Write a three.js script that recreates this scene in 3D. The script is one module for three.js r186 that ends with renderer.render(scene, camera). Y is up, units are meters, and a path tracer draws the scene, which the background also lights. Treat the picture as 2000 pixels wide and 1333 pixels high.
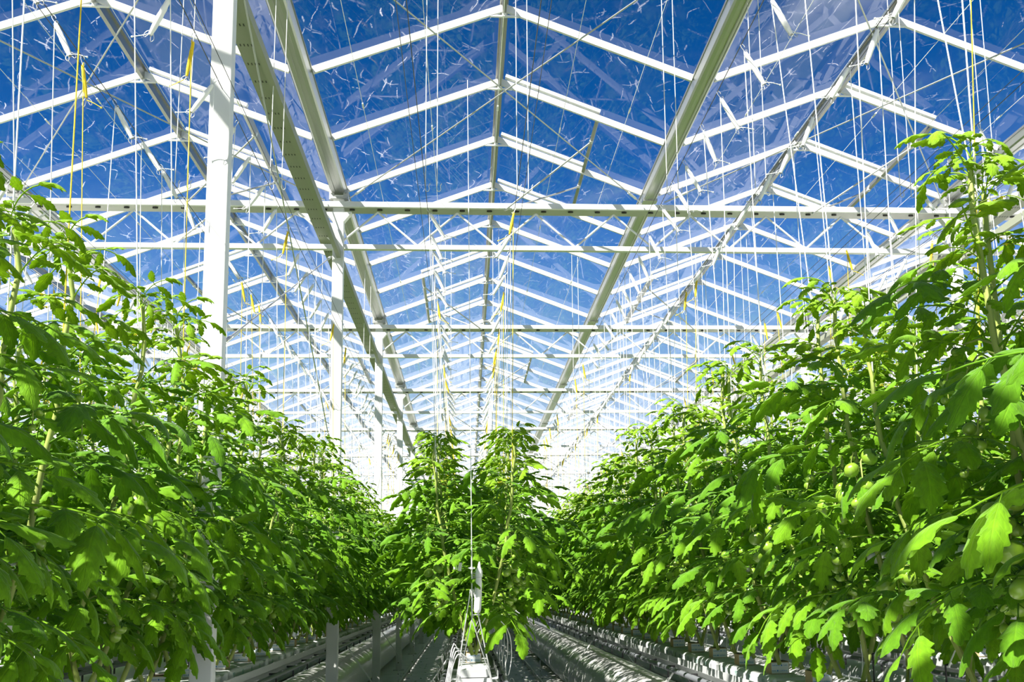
import * as THREE from 'three';
import { mergeGeometries } from 'three/addons/utils/BufferGeometryUtils.js';
import { RoundedBoxGeometry } from 'three/addons/geometries/RoundedBoxGeometry.js';
import { ImprovedNoise } from 'three/addons/math/ImprovedNoise.js';

// ------------------------------------------------------------------ camera, sky, sun, exposure
const EYE = 1.45;                                    // lens height above the greenhouse floor
const scene = new THREE.Scene();
const camera = new THREE.PerspectiveCamera(2 * Math.atan(666.5 / 2060.6) * 180 / Math.PI, 2000 / 1333, 0.05, 600);
{
  const turn = new THREE.Matrix4().makeRotationY(-0.0792)
    .multiply(new THREE.Matrix4().makeRotationX(0.1604)).multiply(new THREE.Matrix4().makeRotationZ(-0.0173));
  camera.quaternion.setFromRotationMatrix(turn);
  camera.position.set(0, EYE, 0);
  camera.setViewOffset(2000, 1333, -70.98, -151.02, 2000, 1333);   // shifted lens
}
const renderer = new THREE.WebGLRenderer();
renderer.toneMapping = THREE.LinearToneMapping;
renderer.toneMappingExposure = 1.0;
renderer.shadowMap.enabled = true;

const SUN_TO = new THREE.Vector3(-0.60, 0.79, 0.52).normalize();
const sun = new THREE.DirectionalLight(0xfffaf0, 14.5);
sun.name = 'sun';
sun.position.copy(SUN_TO).multiplyScalar(60).add(new THREE.Vector3(0, 0, -12));
sun.target.position.set(0, 0, -12);
sun.castShadow = true;
Object.assign(sun.shadow.camera, { left: -30, right: 30, top: 30, bottom: -30, near: 1, far: 140 });
sun.shadow.mapSize.set(4096, 4096);
scene.add(sun, sun.target);

function rng(seed) {
  let a = seed >>> 0;
  return () => { a = (a + 0x6d2b79f5) | 0; let t = Math.imul(a ^ (a >>> 15), 1 | a); t = (t + Math.imul(t ^ (t >>> 7), 61 | t)) ^ t; return ((t ^ (t >>> 14)) >>> 0) / 4294967296; };
}
const noise = new ImprovedNoise();
const fbm = (x, y, z, n = 4) => { let s = 0, a = 1; for (let i = 0; i < n; i++) { s += a * noise.noise(x, y, z); x *= 2.03; y *= 2.03; z *= 2.03; a *= 0.5; } return s; };
const clamp01 = (x) => Math.min(1, Math.max(0, x));
const smooth = (x, a, b) => { const t = clamp01((x - a) / (b - a)); return t * t * (3 - 2 * t); };
const lerp = (a, b, t) => a + (b - a) * t;

{ // clear deep blue sky, paler to the horizon all round, with thin cirrus
  const W = 1536, H = 768, data = new Float32Array(W * H * 4);
  const stops = [[0, 0.86, 0.92, 1.0], [5.5, 0.68, 0.80, 0.97], [8.5, 0.47, 0.65, 0.93], [12.5, 0.26, 0.48, 0.86], [16, 0.105, 0.30, 0.73], [19, 0.052, 0.21, 0.63], [22, 0.012, 0.13, 0.47], [26, 0.003, 0.096, 0.37], [31, 0.001, 0.074, 0.29], [45, 0.003, 0.05, 0.27], [90, 0.003, 0.04, 0.23]];
  for (let r = 0; r < H; r++) {
    const up = ((r + 0.5) / H - 0.5) * Math.PI, deg = up * 180 / Math.PI, y = Math.sin(up);
    let k = 0; while (k < stops.length - 2 && deg > stops[k + 1][0]) k++;
    const t = clamp01((deg - stops[k][0]) / (stops[k + 1][0] - stops[k][0]));
    for (let c = 0; c < W; c++) {
      const az = ((c + 0.5) / W - 0.5) * 2 * Math.PI, i = (r * W + c) * 4;
      let cl = 0;
      if (y > 0) {
        const q = 1 / (y + 0.12), px = Math.cos(az) * Math.cos(up) * q, pz = Math.sin(az) * Math.cos(up) * q;
        const wx = px + 0.25 * fbm(px * 1.5, pz * 1.5, 7, 2), wz = pz + 0.25 * fbm(px * 1.5, pz * 1.5, 3, 2);
        const f = fbm(wx * 1.1 + wz * 0.8, (wz - wx) * 3.2, 1.7, 5);
        cl = smooth(f, 0.05, 0.95) * smooth(fbm(px * 0.7, pz * 0.7, 11, 3), -0.35, 0.5) * 0.42 * smooth(deg, 2, 10);
      }
      for (let j = 0; j < 3; j++) data[i + j] = deg < 0 ? [0.35, 0.37, 0.36][j] : lerp(lerp(stops[k][j + 1], stops[k + 1][j + 1], t), [0.9, 0.95, 1.05][j], cl);
      data[i + 3] = 1;
    }
  }
  const sky = new THREE.DataTexture(data, W, H, THREE.RGBAFormat, THREE.FloatType);
  sky.mapping = THREE.EquirectangularReflectionMapping;
  sky.magFilter = THREE.LinearFilter; sky.needsUpdate = true;
  scene.background = sky; scene.environment = sky;
}

// ------------------------------------------------------------------ helpers
const used = new Map();
function numbered(name) {
  const n = used.get(name) ?? 0; used.set(name, n + 1);
  return n ? `${name}_${String(n).padStart(3, '0')}` : name;
}
function tag(o, label, category, group) { if (label) o.userData.label = label; if (category) o.userData.category = category; if (group) o.userData.group = group; return o; }
function thing(name, label, category, pos = [0, 0, 0], turn = 0, group) {
  const o = new THREE.Group(); o.name = numbered(name); o.position.set(...pos); o.rotation.y = turn; scene.add(o);
  return tag(o, label, category, group);
}
function structure(name, pos = [0, 0, 0], label) { const o = new THREE.Group(); o.name = numbered(name); o.position.set(...pos); o.userData.kind = 'structure'; if (label) o.userData.label = label; scene.add(o); return o; }
function mesh(name, geo, mat, parent) { const m = new THREE.Mesh(geo, mat); m.name = name; parent.add(m); return m; }
function lone(name, geo, mat, label, category, pos = [0, 0, 0], group) { const m = new THREE.Mesh(geo, mat); m.name = numbered(name); m.position.set(...pos); scene.add(m); return tag(m, label, category, group); }
const V = (x, y, z) => new THREE.Vector3(x, y, z);
const UNIT_BOX = new THREE.BoxGeometry(1, 1, 1);
const UNIT_ROD = new THREE.CylinderGeometry(0.5, 0.5, 1, 8, 1);
const UNIT_THREAD = new THREE.CylinderGeometry(0.5, 0.5, 1, 5, 1, true);
function basisFor(a, b, up = V(0, 1, 0)) {              // x along the bar, y nearest to up
  const x = b.clone().sub(a), L = x.length(); x.divideScalar(L);
  let z = x.clone().cross(up); if (z.lengthSq() < 1e-6) z = x.clone().cross(V(0, 0, 1)); z.normalize();
  const y = z.clone().cross(x);
  return { L, m: new THREE.Matrix4().makeBasis(x, y, z).setPosition(a.clone().add(b).multiplyScalar(0.5)) };
}
function barMatrix(a, b, h, w, up) { const { L, m } = basisFor(a, b, up); return m.multiply(new THREE.Matrix4().makeScale(L, h, w)); }
function bar(name, a, b, h, w, mat, parent, up) { const o = mesh(name, UNIT_BOX, mat, parent); barMatrix(a, b, h, w, up).decompose(o.position, o.quaternion, o.scale); return o; }
function barGeo(a, b, h, w, up) { return UNIT_BOX.clone().applyMatrix4(barMatrix(a, b, h, w, up)); }
function rodMatrix(a, b, d) { const dir = b.clone().sub(a), L = dir.length(); return new THREE.Matrix4().compose(a.clone().add(b).multiplyScalar(0.5), new THREE.Quaternion().setFromUnitVectors(V(0, 1, 0), dir.divideScalar(L)), V(d, L, d)); }
function rod(name, a, b, d, mat, parent, geo = UNIT_ROD) { const o = mesh(name, geo, mat, parent); rodMatrix(a, b, d).decompose(o.position, o.quaternion, o.scale); return o; }
function rodGeo(a, b, d, geo = UNIT_ROD) { return geo.clone().applyMatrix4(rodMatrix(a, b, d)); }
function tube(pts, r, seg, sides = 6) { return new THREE.TubeGeometry(new THREE.CatmullRomCurve3(pts), seg, r, sides, false); }
function prism(pts, len) {                               // outline in x-y, swept from z = 0 to z = -len
  const s = new THREE.Shape(pts.map(([x, y]) => new THREE.Vector2(x, y)));
  return new THREE.ExtrudeGeometry(s, { depth: len, bevelEnabled: false, steps: 1 }).translate(0, 0, -len);
}
const ORD = ['first', 'second', 'third', 'fourth', 'fifth', 'sixth', 'seventh', 'eighth', 'ninth', 'tenth', 'eleventh', 'twelfth', 'thirteenth', 'fourteenth', 'fifteenth', 'sixteenth', 'seventeenth', 'eighteenth', 'nineteenth', 'twentieth'];
const TENS = { 2: 'twenty', 3: 'thirty', 4: 'forty', 5: 'fifty' };
const ord = (n) => n < 20 ? ORD[n] : (n + 1) % 10 === 0 ? TENS[Math.floor((n + 1) / 10)].replace(/y$/, 'ieth') : `${TENS[Math.floor((n + 1) / 10)]}-${ORD[(n % 10)]}`;

function dataTexture(n, fn, srgb, repeat) {
  const d = new Uint8Array(n * n * 4);
  for (let y = 0; y < n; y++) for (let x = 0; x < n; x++) { const c = fn(x / n, y / n), i = (y * n + x) * 4; for (let j = 0; j < 3; j++) d[i + j] = Math.round(255 * clamp01(c[j] ?? c[0])); d[i + 3] = 255; }
  const t = new THREE.DataTexture(d, n, n); t.magFilter = THREE.LinearFilter; t.minFilter = THREE.LinearMipmapLinearFilter; t.wrapS = t.wrapT = THREE.RepeatWrapping;
  if (srgb) t.colorSpace = THREE.SRGBColorSpace; if (repeat) t.repeat.set(...repeat); t.needsUpdate = true; return t;
}
function canvasTexture(w, h, draw) { const c = document.createElement('canvas'); c.width = w; c.height = h; draw(c.getContext('2d'), w, h); const t = new THREE.CanvasTexture(c); t.colorSpace = THREE.SRGBColorSpace; return t; }

// ------------------------------------------------------------------ materials
const std = (c, roughness, metalness = 0, extra = {}) => new THREE.MeshStandardMaterial({ color: new THREE.Color().setRGB(...c), roughness, metalness, ...extra });
const M = {
  white: std([0.68, 0.69, 0.68], 0.42),                           // white coated steel
  growSteel: std([0.46, 0.48, 0.48], 0.4),
  whiteFlat: std([0.64, 0.65, 0.64], 0.7),
  alu: std([0.44, 0.45, 0.44], 0.36, 0.85),
  galv: std([0.50, 0.51, 0.50], 0.45, 0.7),
  darkSteel: std([0.10, 0.10, 0.10], 0.5, 0.5),
  tray: std([0.27, 0.29, 0.22], 0.6, 0.1),
  strut: std([0.27, 0.29, 0.22], 0.6),
  rail: std([0.44, 0.44, 0.42], 0.45, 0.6),
  ridgeAlu: std([0.34, 0.34, 0.32], 0.4, 0.8),
  black: std([0.015, 0.015, 0.017], 0.5),
  pipeGrey: std([0.16, 0.17, 0.19], 0.4),
  twine: std([0.84, 0.84, 0.82], 0.8),
  twineYellow: std([0.80, 0.58, 0.02], 0.75),
  hook: std([0.70, 0.71, 0.72], 0.35, 0.6),
  bag: std([0.60, 0.62, 0.62], 0.5),
  tan: std([0.46, 0.33, 0.17], 0.9),
  root: std([0.06, 0.045, 0.03], 0.95),
  drip: std([0.78, 0.79, 0.79], 0.4),
};
// dirt on the roof glass: dried splash marks and wipe streaks, scattering where they lie
const dirtTex = (() => {
  const n = 1024, a = new Float32Array(n * n), R = rng(91);
  const dab = (x, y, r, v) => { const k = Math.ceil(r * 2); for (let j = -k; j <= k; j++) for (let i = -k; i <= k; i++) { const w = v * Math.exp(-(i * i + j * j) / (r * r)), p = (((Math.round(y) + j) % n + n) % n) * n + ((Math.round(x) + i) % n + n) % n; a[p] = Math.max(a[p], w); } };
  for (let s = 0; s < 70; s++) {                                  // short wavy dried runs
    let x = R() * n, y = R() * n, ang = (R() < 0.5 ? 0.35 : -0.35) + (R() - 0.5) * 0.9; const len = 40 + R() * 110, v = 0.20 + R() * 0.42, w = 1.8 + R() * 4;
    for (let i = 0; i < len; i++) { ang += (R() - 0.5) * 0.14; x += Math.cos(ang); y += Math.sin(ang); if (noise.noise(x * 0.08, y * 0.08, 4) > -0.25) dab(x, y, w * (0.5 + 0.5 * Math.sin(Math.PI * i / len)), v * (0.6 + 0.4 * R())); }
  }
  for (let s = 0; s < 9; s++) {                                    // long faint wipe marks
    let x = R() * n, y = R() * n, ang = R() * 6.3; const len = 150 + R() * 300, v = 0.12 + R() * 0.16, w = 5 + R() * 14;
    for (let i = 0; i < len; i += 2) { ang += (R() - 0.5) * 0.04; x += 2 * Math.cos(ang); y += 2 * Math.sin(ang); dab(x + (R() - 0.5) * w, y + (R() - 0.5) * w, 1 + R() * w * 0.5, v * (0.35 + 0.65 * R())); }
  }
  return dataTexture(n, (u, v) => { const p = Math.floor(v * n) * n + Math.floor(u * n); const veil = 0.015 + 0.055 * smooth(fbm(u * 6, v * 6, 2, 4), -0.1, 0.8) + 0.03 * noise.noise(u * 90, v * 60, 5); const r = Math.min(1, Math.max(veil, a[p])); return [r, r, r]; });
})();
M.glass = new THREE.MeshPhysicalMaterial({ color: 0xffffff, transmission: 1, thickness: 0, roughness: 1, roughnessMap: dirtTex, metalness: 0, ior: 1.52, specularIntensity: 0.5 });
const wrinkle = dataTexture(512, (u, v) => { const s = 0.5 + 0.22 * fbm(u * 5, v * 22, 1, 4) + 0.10 * fbm(u * 30, v * 9, 4, 3); return [s, s, s]; });
M.film = new THREE.MeshPhysicalMaterial({ color: new THREE.Color().setRGB(0.72, 0.73, 0.72), roughness: 0.28, clearcoat: 0.5, clearcoatRoughness: 0.15, bumpMap: wrinkle, bumpScale: 0.012 });
M.sheet = std([1, 1, 1], 0.75, 0, { map: dataTexture(1024, (u, v) => {       // woven white ground cover with soil specks
  const wv = 0.02 * Math.sin(u * 800) * Math.sin(v * 800), soil = smooth(fbm(u * 9, v * 9, 3, 5), 0.25, 0.85), speck = smooth(noise.noise(u * 150, v * 150, 9), 0.45, 0.75);
  const b = 0.91 + wv + 0.04 * fbm(u * 4, v * 4, 8, 3), k = clamp01(0.16 * soil + 0.55 * speck * (0.15 + soil)); return [lerp(b, 0.42, k), lerp(b, 0.38, k), lerp(b * 0.99, 0.30, k)]; }, true) });
M.sheet.map.repeat.set(0.5, 0.5);

// leaves: midrib and side veins paler than the blade
const veinAt = (u, v) => { const x = Math.abs(u - 0.5) * 2, mid = Math.exp(-((x / 0.045) ** 2)); let s = 0; const ph = (v * 7 - x * 1.5) % 1, d = Math.min(((ph % 1) + 1) % 1, 1 - ((ph % 1) + 1) % 1); s = Math.exp(-((d / 0.07) ** 2)) * (1 - 0.5 * x); return Math.max(mid, 0.55 * s); };
const leafMap = dataTexture(256, (u, v) => { const k = veinAt(u, v), m = 0.92 + 0.10 * fbm(u * 6, v * 6, 2, 4); return [lerp(0.90 * m, 1.0, 0.7 * k), lerp(0.93 * m, 1.0, 0.6 * k), lerp(0.80 * m, 1.0, 0.6 * k)]; }, true);
const leafBump = dataTexture(256, (u, v) => { const k = veinAt(u, v), s = 0.62 - 0.42 * k + 0.22 * fbm(u * 9, v * 9, 6, 3); return [s, s, s]; });
const leafMat = (c) => new THREE.MeshPhysicalMaterial({ color: new THREE.Color().setRGB(...c), map: leafMap, bumpMap: leafBump, bumpScale: 0.003, roughness: 0.92, transmission: 0.29, thickness: 0, specularIntensity: 0.35, clearcoat: 0.05, clearcoatRoughness: 0.5, side: THREE.DoubleSide });
M.leaf = leafMat([0.195, 0.42, 0.005]);
M.leafDark = leafMat([0.13, 0.325, 0.004]);
M.leafYoung = leafMat([0.28, 0.50, 0.007]);
M.stem = std([0.36, 0.46, 0.10], 0.6, 0, { map: dataTexture(128, (u, v) => { const m = 0.84 + 0.14 * fbm(u * 3, v * 10, 1, 4); return [m, m, m * 0.95]; }, true) });
M.fruit = new THREE.MeshPhysicalMaterial({ color: new THREE.Color().setRGB(0.20, 0.34, 0.025), roughness: 0.35, clearcoat: 0.25, clearcoatRoughness: 0.2 });
M.calyx = std([0.05, 0.14, 0.015], 0.8);
M.petal = std([0.75, 0.62, 0.03], 0.7);

// ------------------------------------------------------------------ the greenhouse frame
const GX = -1.275, SPAN = 3.2, BAY = 5, D_TRUSS = 10.30;            // gutter left of the camera, ridge span, truss spacing, nearest truss in view
const Y_RIDGE = EYE + 4.62, Y_GUT = EYE + 4.01, Y_LOW = EYE + 3.42, Y_TOP = EYE + 3.76;
const D_NEAR = -7.2, D_FAR = 74.8, FIRST = -4, LAST = 4;             // what is built, in metres ahead of the lens and in spans
const gutX = (i) => GX + SPAN * i;
const X_LEFT = gutX(FIRST), X_RIGHT = gutX(LAST + 1);
const barsAt = []; for (let k = Math.ceil((D_NEAR - 10.36) / 1.25); 10.36 + 1.25 * k < D_FAR; k++) barsAt.push(10.36 + 1.25 * k);
const trussesAt = []; for (let k = -3; D_TRUSS + BAY * k < D_FAR - 1; k++) trussesAt.push(D_TRUSS + BAY * k);

{ // floor and the ground outside
  const f = mesh(numbered('floor'), new THREE.BoxGeometry(X_RIGHT - X_LEFT, 0.1, D_FAR - D_NEAR), M.sheet, scene);
  const uv = f.geometry.attributes.uv; for (let i = 0; i < uv.count; i++) uv.setXY(i, uv.getX(i) * (X_RIGHT - X_LEFT), uv.getY(i) * (D_FAR - D_NEAR));
  f.position.set((X_LEFT + X_RIGHT) / 2, -0.05, -(D_NEAR + D_FAR) / 2); f.userData.kind = 'structure';
  const g = mesh(numbered('ground'), new THREE.CircleGeometry(400, 48).rotateX(-Math.PI / 2), std([0.17, 0.20, 0.09], 0.95), scene); g.position.y = -0.12; g.userData.kind = 'structure';
}

// roof: one run of glass per ridge, with its panes, glazing bars, ridge bar and vents as pieces
const paneGeos = [];
function paneGeo(w, l, v) {                                          // w along the ridge, l down the slope
  const key = `${w.toFixed(2)}_${l.toFixed(2)}_${v}`; if (paneGeos[key]) return paneGeos[key];
  const g = new THREE.PlaneGeometry(w, l), uv = g.attributes.uv, R = rng(700 + v), ox = R(), oy = R(), fl = R() < 0.5 ? -1 : 1;
  for (let i = 0; i < uv.count; i++) uv.setXY(i, ox + fl * uv.getX(i) * w * 0.62, oy + uv.getY(i) * l * 0.62);
  return (paneGeos[key] = g);
}
const ROOF_PARTS_TO = 31;
for (let s = FIRST; s <= LAST; s++) {
  const xr = gutX(s) + SPAN / 2, root = structure('roof', [xr, Y_RIDGE, 0], `glass roof ridge ${s === 0 ? 'straight above the middle row' : s < 0 ? 'to the left of the middle' : 'to the right of the middle'}`);
  const P = (x, y, d) => V(x, y, -d), drop = Y_GUT - Y_RIDGE + 0.04, half = SPAN / 2 - 0.075, R = rng(50 + s);
  const farBars = [], farPanes = [], slopeL = Math.hypot(half, drop);
  for (const side of [-1, 1]) {
    const ridgePt = (d) => P(side * 0.02, 0.035, d), eave = (d) => P(side * half, drop + 0.035, d), nrm = V(side * -drop, half, 0).normalize();
    barsAt.forEach((d, k) => {
      if (Math.abs(s) > 2 && d < 4) return;
      const a = ridgePt(d).addScaledVector(nrm, -0.032), b = eave(d).addScaledVector(nrm, -0.032);
      if (d < ROOF_PARTS_TO) bar('glazing_bar', a, b, 0.058, 0.026, M.white, root, nrm); else farBars.push(barGeo(a, b, 0.058, 0.026, nrm));
      if (k === barsAt.length - 1) return;
      const mid = ridgePt(d + 0.625).add(eave(d + 0.625)).multiplyScalar(0.5);
      const m = new THREE.Matrix4().makeBasis(V(0, 0, side), V(side * half, drop, 0).normalize().negate(), nrm.clone().negate());
      const q = new THREE.Quaternion().setFromRotationMatrix(m), tilt = new THREE.Quaternion().setFromEuler(new THREE.Euler((R() - 0.5) * 0.004, (R() - 0.5) * 0.004, 0));
      q.multiply(tilt);
      if (d < ROOF_PARTS_TO) { const p = mesh('pane', paneGeo(1.235, slopeL, Math.floor(R() * 7)), M.glass, root); p.position.copy(mid); p.quaternion.copy(q); }
      else farPanes.push(paneGeo(1.235, slopeL, Math.floor(R() * 7)).clone().applyMatrix4(new THREE.Matrix4().compose(mid, q, V(1, 1, 1))));
    });
  }
  const nearEnd = Math.abs(s) > 2 ? 4 : D_NEAR;
  mesh('ridge_bar', mergeGeometries([barGeo(P(0, 0.0, nearEnd), P(0, 0.0, D_FAR), 0.085, 0.032), barGeo(P(0, 0.05, nearEnd), P(0, 0.05, D_FAR), 0.016, 0.07)]), M.ridgeAlu, root);
  if (farBars.length) { mesh('glazing_bar', mergeGeometries(farBars), M.white, root).userData.kind = 'stuff'; mesh('pane', mergeGeometries(farPanes), M.glass, root).userData.kind = 'stuff'; }
  const ties = [];                                                     // small tie and plate under the ridge at every bar
  for (const d of barsAt) {
    if (Math.abs(s) > 2 && d < 4) continue;
    const g = [barGeo(P(-0.115, -0.065, d), P(0.115, -0.065, d), 0.014, 0.02), barGeo(P(-0.115, -0.06, d), P(-0.10, -0.03, d), 0.012, 0.02), barGeo(P(0.115, -0.06, d), P(0.10, -0.03, d), 0.012, 0.02), barGeo(P(0, -0.07, d), P(0, -0.02, d), 0.03, 0.035, V(0, 0, 1))];
    if (d < ROOF_PARTS_TO && Math.abs(s) <= 1) mesh('ridge_tie', mergeGeometries(g), M.white, root); else ties.push(...g);
  }
  if (ties.length) mesh('ridge_tie', mergeGeometries(ties), M.white, root).userData.kind = 'stuff';
  trussesAt.forEach((dt, k) => {                                       // one vent over every truss, on alternate slopes, with its push rods
    if (dt < 5 || dt > 50) return;
    const side = k % 2 ? 1 : -1, t = 0.60, x = side * half * t, y = drop * t + 0.035, v = new THREE.Group(); v.name = 'vent'; root.add(v);
    const nrm = V(side * -drop, half, 0).normalize(), low = (d) => P(x, y, d).addScaledVector(nrm, 0.012);
    bar('lower_rail', low(dt - 1.19).addScaledVector(nrm, -0.03), low(dt + 1.31).addScaledVector(nrm, -0.03), 0.065, 0.032, M.ridgeAlu, v, nrm);
    for (const o of [-1.19, 0.06, 1.31]) bar('side_rail', P(side * 0.05, 0.05 - 0.012, dt + o).addScaledVector(nrm, 0.022), low(dt + o).addScaledVector(nrm, 0.022), 0.03, 0.05, M.white, v, nrm);
    for (const o of [-0.72, 0.42]) {
      rod('push_rod', P(side * 0.08, Y_TOP - Y_RIDGE + 0.05, dt - 0.05), low(dt + o).addScaledVector(nrm, -0.07), 0.018, M.galv, v);
      bar('rod_clamp', low(dt + o).addScaledVector(nrm, -0.075), low(dt + o).addScaledVector(nrm, -0.02), 0.035, 0.05, M.white, v);
    }
  });
}

// gutters between the ridges
const gutterShape = [[-0.085, 0.06], [-0.085, 0.075], [-0.07, 0.078], [-0.05, 0.02], [-0.035, 0.012], [0.035, 0.012], [0.05, 0.02], [0.07, 0.078], [0.085, 0.075], [0.085, 0.06], [0.066, 0.0], [0.052, -0.012], [0.022, -0.014], [0.018, -0.006], [-0.018, -0.006], [-0.022, -0.014], [-0.052, -0.012], [-0.066, 0.0]];
const GUTTER_SAYS = { '-3': 'roof gutter furthest out on the left edge of the view', '-2': 'roof gutter over the second walkway left, behind the foliage', '-1': 'roof gutter running down from the left edge toward the large near column', 0: 'roof gutter over the line of white columns and the green cable tray', 1: 'roof gutter just right of the middle ridge, without columns', 2: 'roof gutter over the right-hand columns beside the tall foliage', 3: 'roof gutter second from the right, mostly behind the tall foliage', 4: 'roof gutter far out on the right, behind the foliage' };
for (let i = FIRST + 1; i <= LAST; i++) {
  const d0 = Math.abs(i) > 2 ? 4 : D_NEAR, g = thing('roof_gutter', 'silver aluminium ' + GUTTER_SAYS[i], 'gutter', [gutX(i), Y_GUT - 0.02, -d0]);
  mesh('channel', prism(gutterShape, D_FAR - d0), M.alu, g);
  for (const sx of [-1, 1]) bar('lip', V(sx * 0.078, 0.066, 0), V(sx * 0.078, 0.066, -(D_FAR - d0)), 0.024, 0.022, M.ridgeAlu, g);
  const seams = []; for (let d = d0 + 2.6; d < 50; d += BAY) seams.push(new THREE.BoxGeometry(0.15, 0.028, 0.09).translate(0, -0.008, -(d - d0)));
  mesh('joint_sleeve', mergeGeometries(seams), M.alu, g).userData.kind = 'stuff';
}

// trusses across the house
trussesAt.forEach((d, k) => {
  const n = d < 4 ? -1 : Math.round((d - D_TRUSS) / BAY) + 1;
  const t = thing('roof_truss', n < 1 ? `white lattice roof truss out of view above or behind, ${ord(k)} from the rear wall` : `white lattice roof truss across the greenhouse, ${ord(n - 1)} in view counted from the front`, 'truss', [0, Y_LOW, -d]);
  const h = Y_TOP - Y_LOW, a = X_LEFT, b = X_RIGHT;
  bar('top_chord', V(a, h + 0.09, 0.055), V(b, h + 0.09, 0.055), 0.055, 0.035, M.white, t);
  bar('rail', V(a, h + 0.072, -0.045), V(b, h + 0.072, -0.045), 0.022, 0.165, M.rail, t);
  bar('lower_chord', V(a, 0, 0), V(b, 0, 0), 0.048, 0.06, M.white, t);
  const web = [], clips = [];
  for (let i = FIRST; i <= LAST; i++) for (let j = 0; j < 4; j++) {
    const x0 = gutX(i) + 0.8 * j, up = (x) => V(x, h + 0.03, 0), lo = (x) => V(x, 0.02, 0);
    for (const [p, q] of [[lo(x0), up(x0 + 0.4)], [up(x0 + 0.4), lo(x0 + 0.8)]]) {
      if (d > 9 && d < 22 && i >= -2 && i <= 2) rod('web_rod', p, q, 0.022, M.white, t); else web.push(rodGeo(p, q, 0.022));
    }
  }
  mesh('web_rod', mergeGeometries(web), M.white, t).userData.kind = 'stuff';
  for (let x = a + 0.2; x < b; x += 0.277) clips.push(new THREE.CylinderGeometry(0.017, 0.017, 0.016, 8).scale(1.6, 1, 0.8).translate(x, h + 0.056, 0.0));
  mesh('clip', mergeGeometries(clips), M.black, t).userData.kind = 'stuff';
});

// columns under every second gutter
const columnGeo = new RoundedBoxGeometry(0.11, Y_GUT - 0.05, 0.08, 2, 0.008).translate(0, (Y_GUT - 0.05) / 2, 0);
const capGeo = prism([[-0.055, -0.10], [0.055, -0.10], [0.13, -0.005], [0.13, 0.0], [-0.13, 0.0], [-0.13, -0.005]], 0.082).translate(0, 0, 0.041);
const footGeo = new THREE.BoxGeometry(0.2, 0.012, 0.2);
const saddleGeo = mergeGeometries([new THREE.BoxGeometry(0.16, 0.02, 0.14), new THREE.BoxGeometry(0.05, 0.10, 0.05).translate(-0.07, 0.04, 0.02), new THREE.BoxGeometry(0.05, 0.10, 0.05).translate(0.07, 0.04, 0.02), new THREE.CylinderGeometry(0.012, 0.012, 0.03, 8).rotateX(Math.PI / 2).translate(-0.07, 0.06, 0.05), new THREE.CylinderGeometry(0.012, 0.012, 0.03, 8).rotateX(Math.PI / 2).translate(0.07, 0.06, 0.05)]);
const COLUMN_SIDE = { '-2': 'line beyond the left foliage', 0: 'line left of the middle row', 2: 'line behind the right foliage', 4: 'line far out to the right' };
for (const i of [-2, 0, 2, 4]) {
  let n = 0;
  for (const d of trussesAt) {
    if (d < (i === 0 ? 0 : 5)) continue;
    const c = thing('column', n === 0 && i === 0 ? 'large white steel column nearest the camera, left of the middle' : `white steel column, ${ord(n)} from the front in the ${COLUMN_SIDE[i]}`, 'column', [gutX(i) + (i === 0 ? 0.01 : 0), 0, -d]);
    n++;
    mesh('post', columnGeo, M.white, c); mesh('base_plate', footGeo, M.galv, c).position.y = 0.006;
    mesh('capital', capGeo, M.white, c).position.y = Y_TOP + 0.02;
    mesh('gutter_saddle', saddleGeo, M.galv, c).position.y = Y_TOP + 0.16;
    const bolt = mesh('bolt', new THREE.CylinderGeometry(0.014, 0.014, 0.03, 8).rotateX(Math.PI / 2), M.darkSteel, c); bolt.position.set(0.01, Y_LOW - 0.09, 0.045);
    // horizontal strut from this column to the next one nearer
    if (d > 9 || i !== 0) {
      const s = thing('column_strut', i === 0 && n === 2 ? 'pale longitudinal strut from the large near column to the next column' : `pale longitudinal strut ending at the ${ord(n - 1)} column of the ${COLUMN_SIDE[i]}`, 'strut', [gutX(i) + 0.02, Y_LOW - 0.09, -d]);
      bar('tube', V(0, 0, 0.042), V(0, 0, BAY - 0.042), 0.07, 0.04, M.strut, s);
      bar('end_plate', V(0, -0.05, 0.045), V(0, 0.05, 0.045), 0.09, 0.01, M.white, s, V(1, 0, 0));
    }
  }
}
// bracing cables: two down the near bay of the column line, and a pair across each span of the same bay
const cable = (label, a, b, d = 0.010) => { const c = thing('brace_cable', label, 'cable', a.toArray()); const z = V(0, 0, 0), e = b.clone().sub(a), u = e.clone().normalize(); rod('cable', z, e, d, M.galv, c); rod('turnbuckle', e.clone().addScaledVector(u, -0.34), e.clone().addScaledVector(u, -0.16), 0.026, M.white, c); rod('eye_bolt', u.clone().multiplyScalar(0.02), u.clone().multiplyScalar(0.14), 0.018, M.galv, c); };
cable('thin bracing cable rising from the large near column to the second column', V(GX + 0.06, EYE + 1.27, -5.33), V(GX - 0.05, Y_LOW - 0.11, -10.25));
cable('thin bracing cable falling from above the large near column to the second column', V(GX + 0.05, Y_LOW - 0.02, -5.33), V(GX - 0.02, EYE + 1.35, -10.25));
for (let i = -2; i <= 2; i++) {
  const w = ['far left', 'left', 'middle', 'right', 'far right'][i + 2];
  cable(`thin diagonal roof cable in the ${w} span, ending at that span's right gutter`, V(gutX(i) + 0.12, Y_GUT - 0.13, -5.4), V(gutX(i + 1) - 0.12, Y_GUT - 0.13, -10.2), 0.012);
  cable(`thin diagonal roof cable in the ${w} span, ending at that span's left gutter`, V(gutX(i + 1) - 0.12, Y_GUT - 0.13, -5.4), V(gutX(i) + 0.12, Y_GUT - 0.115, -10.2), 0.012);
}
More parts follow.
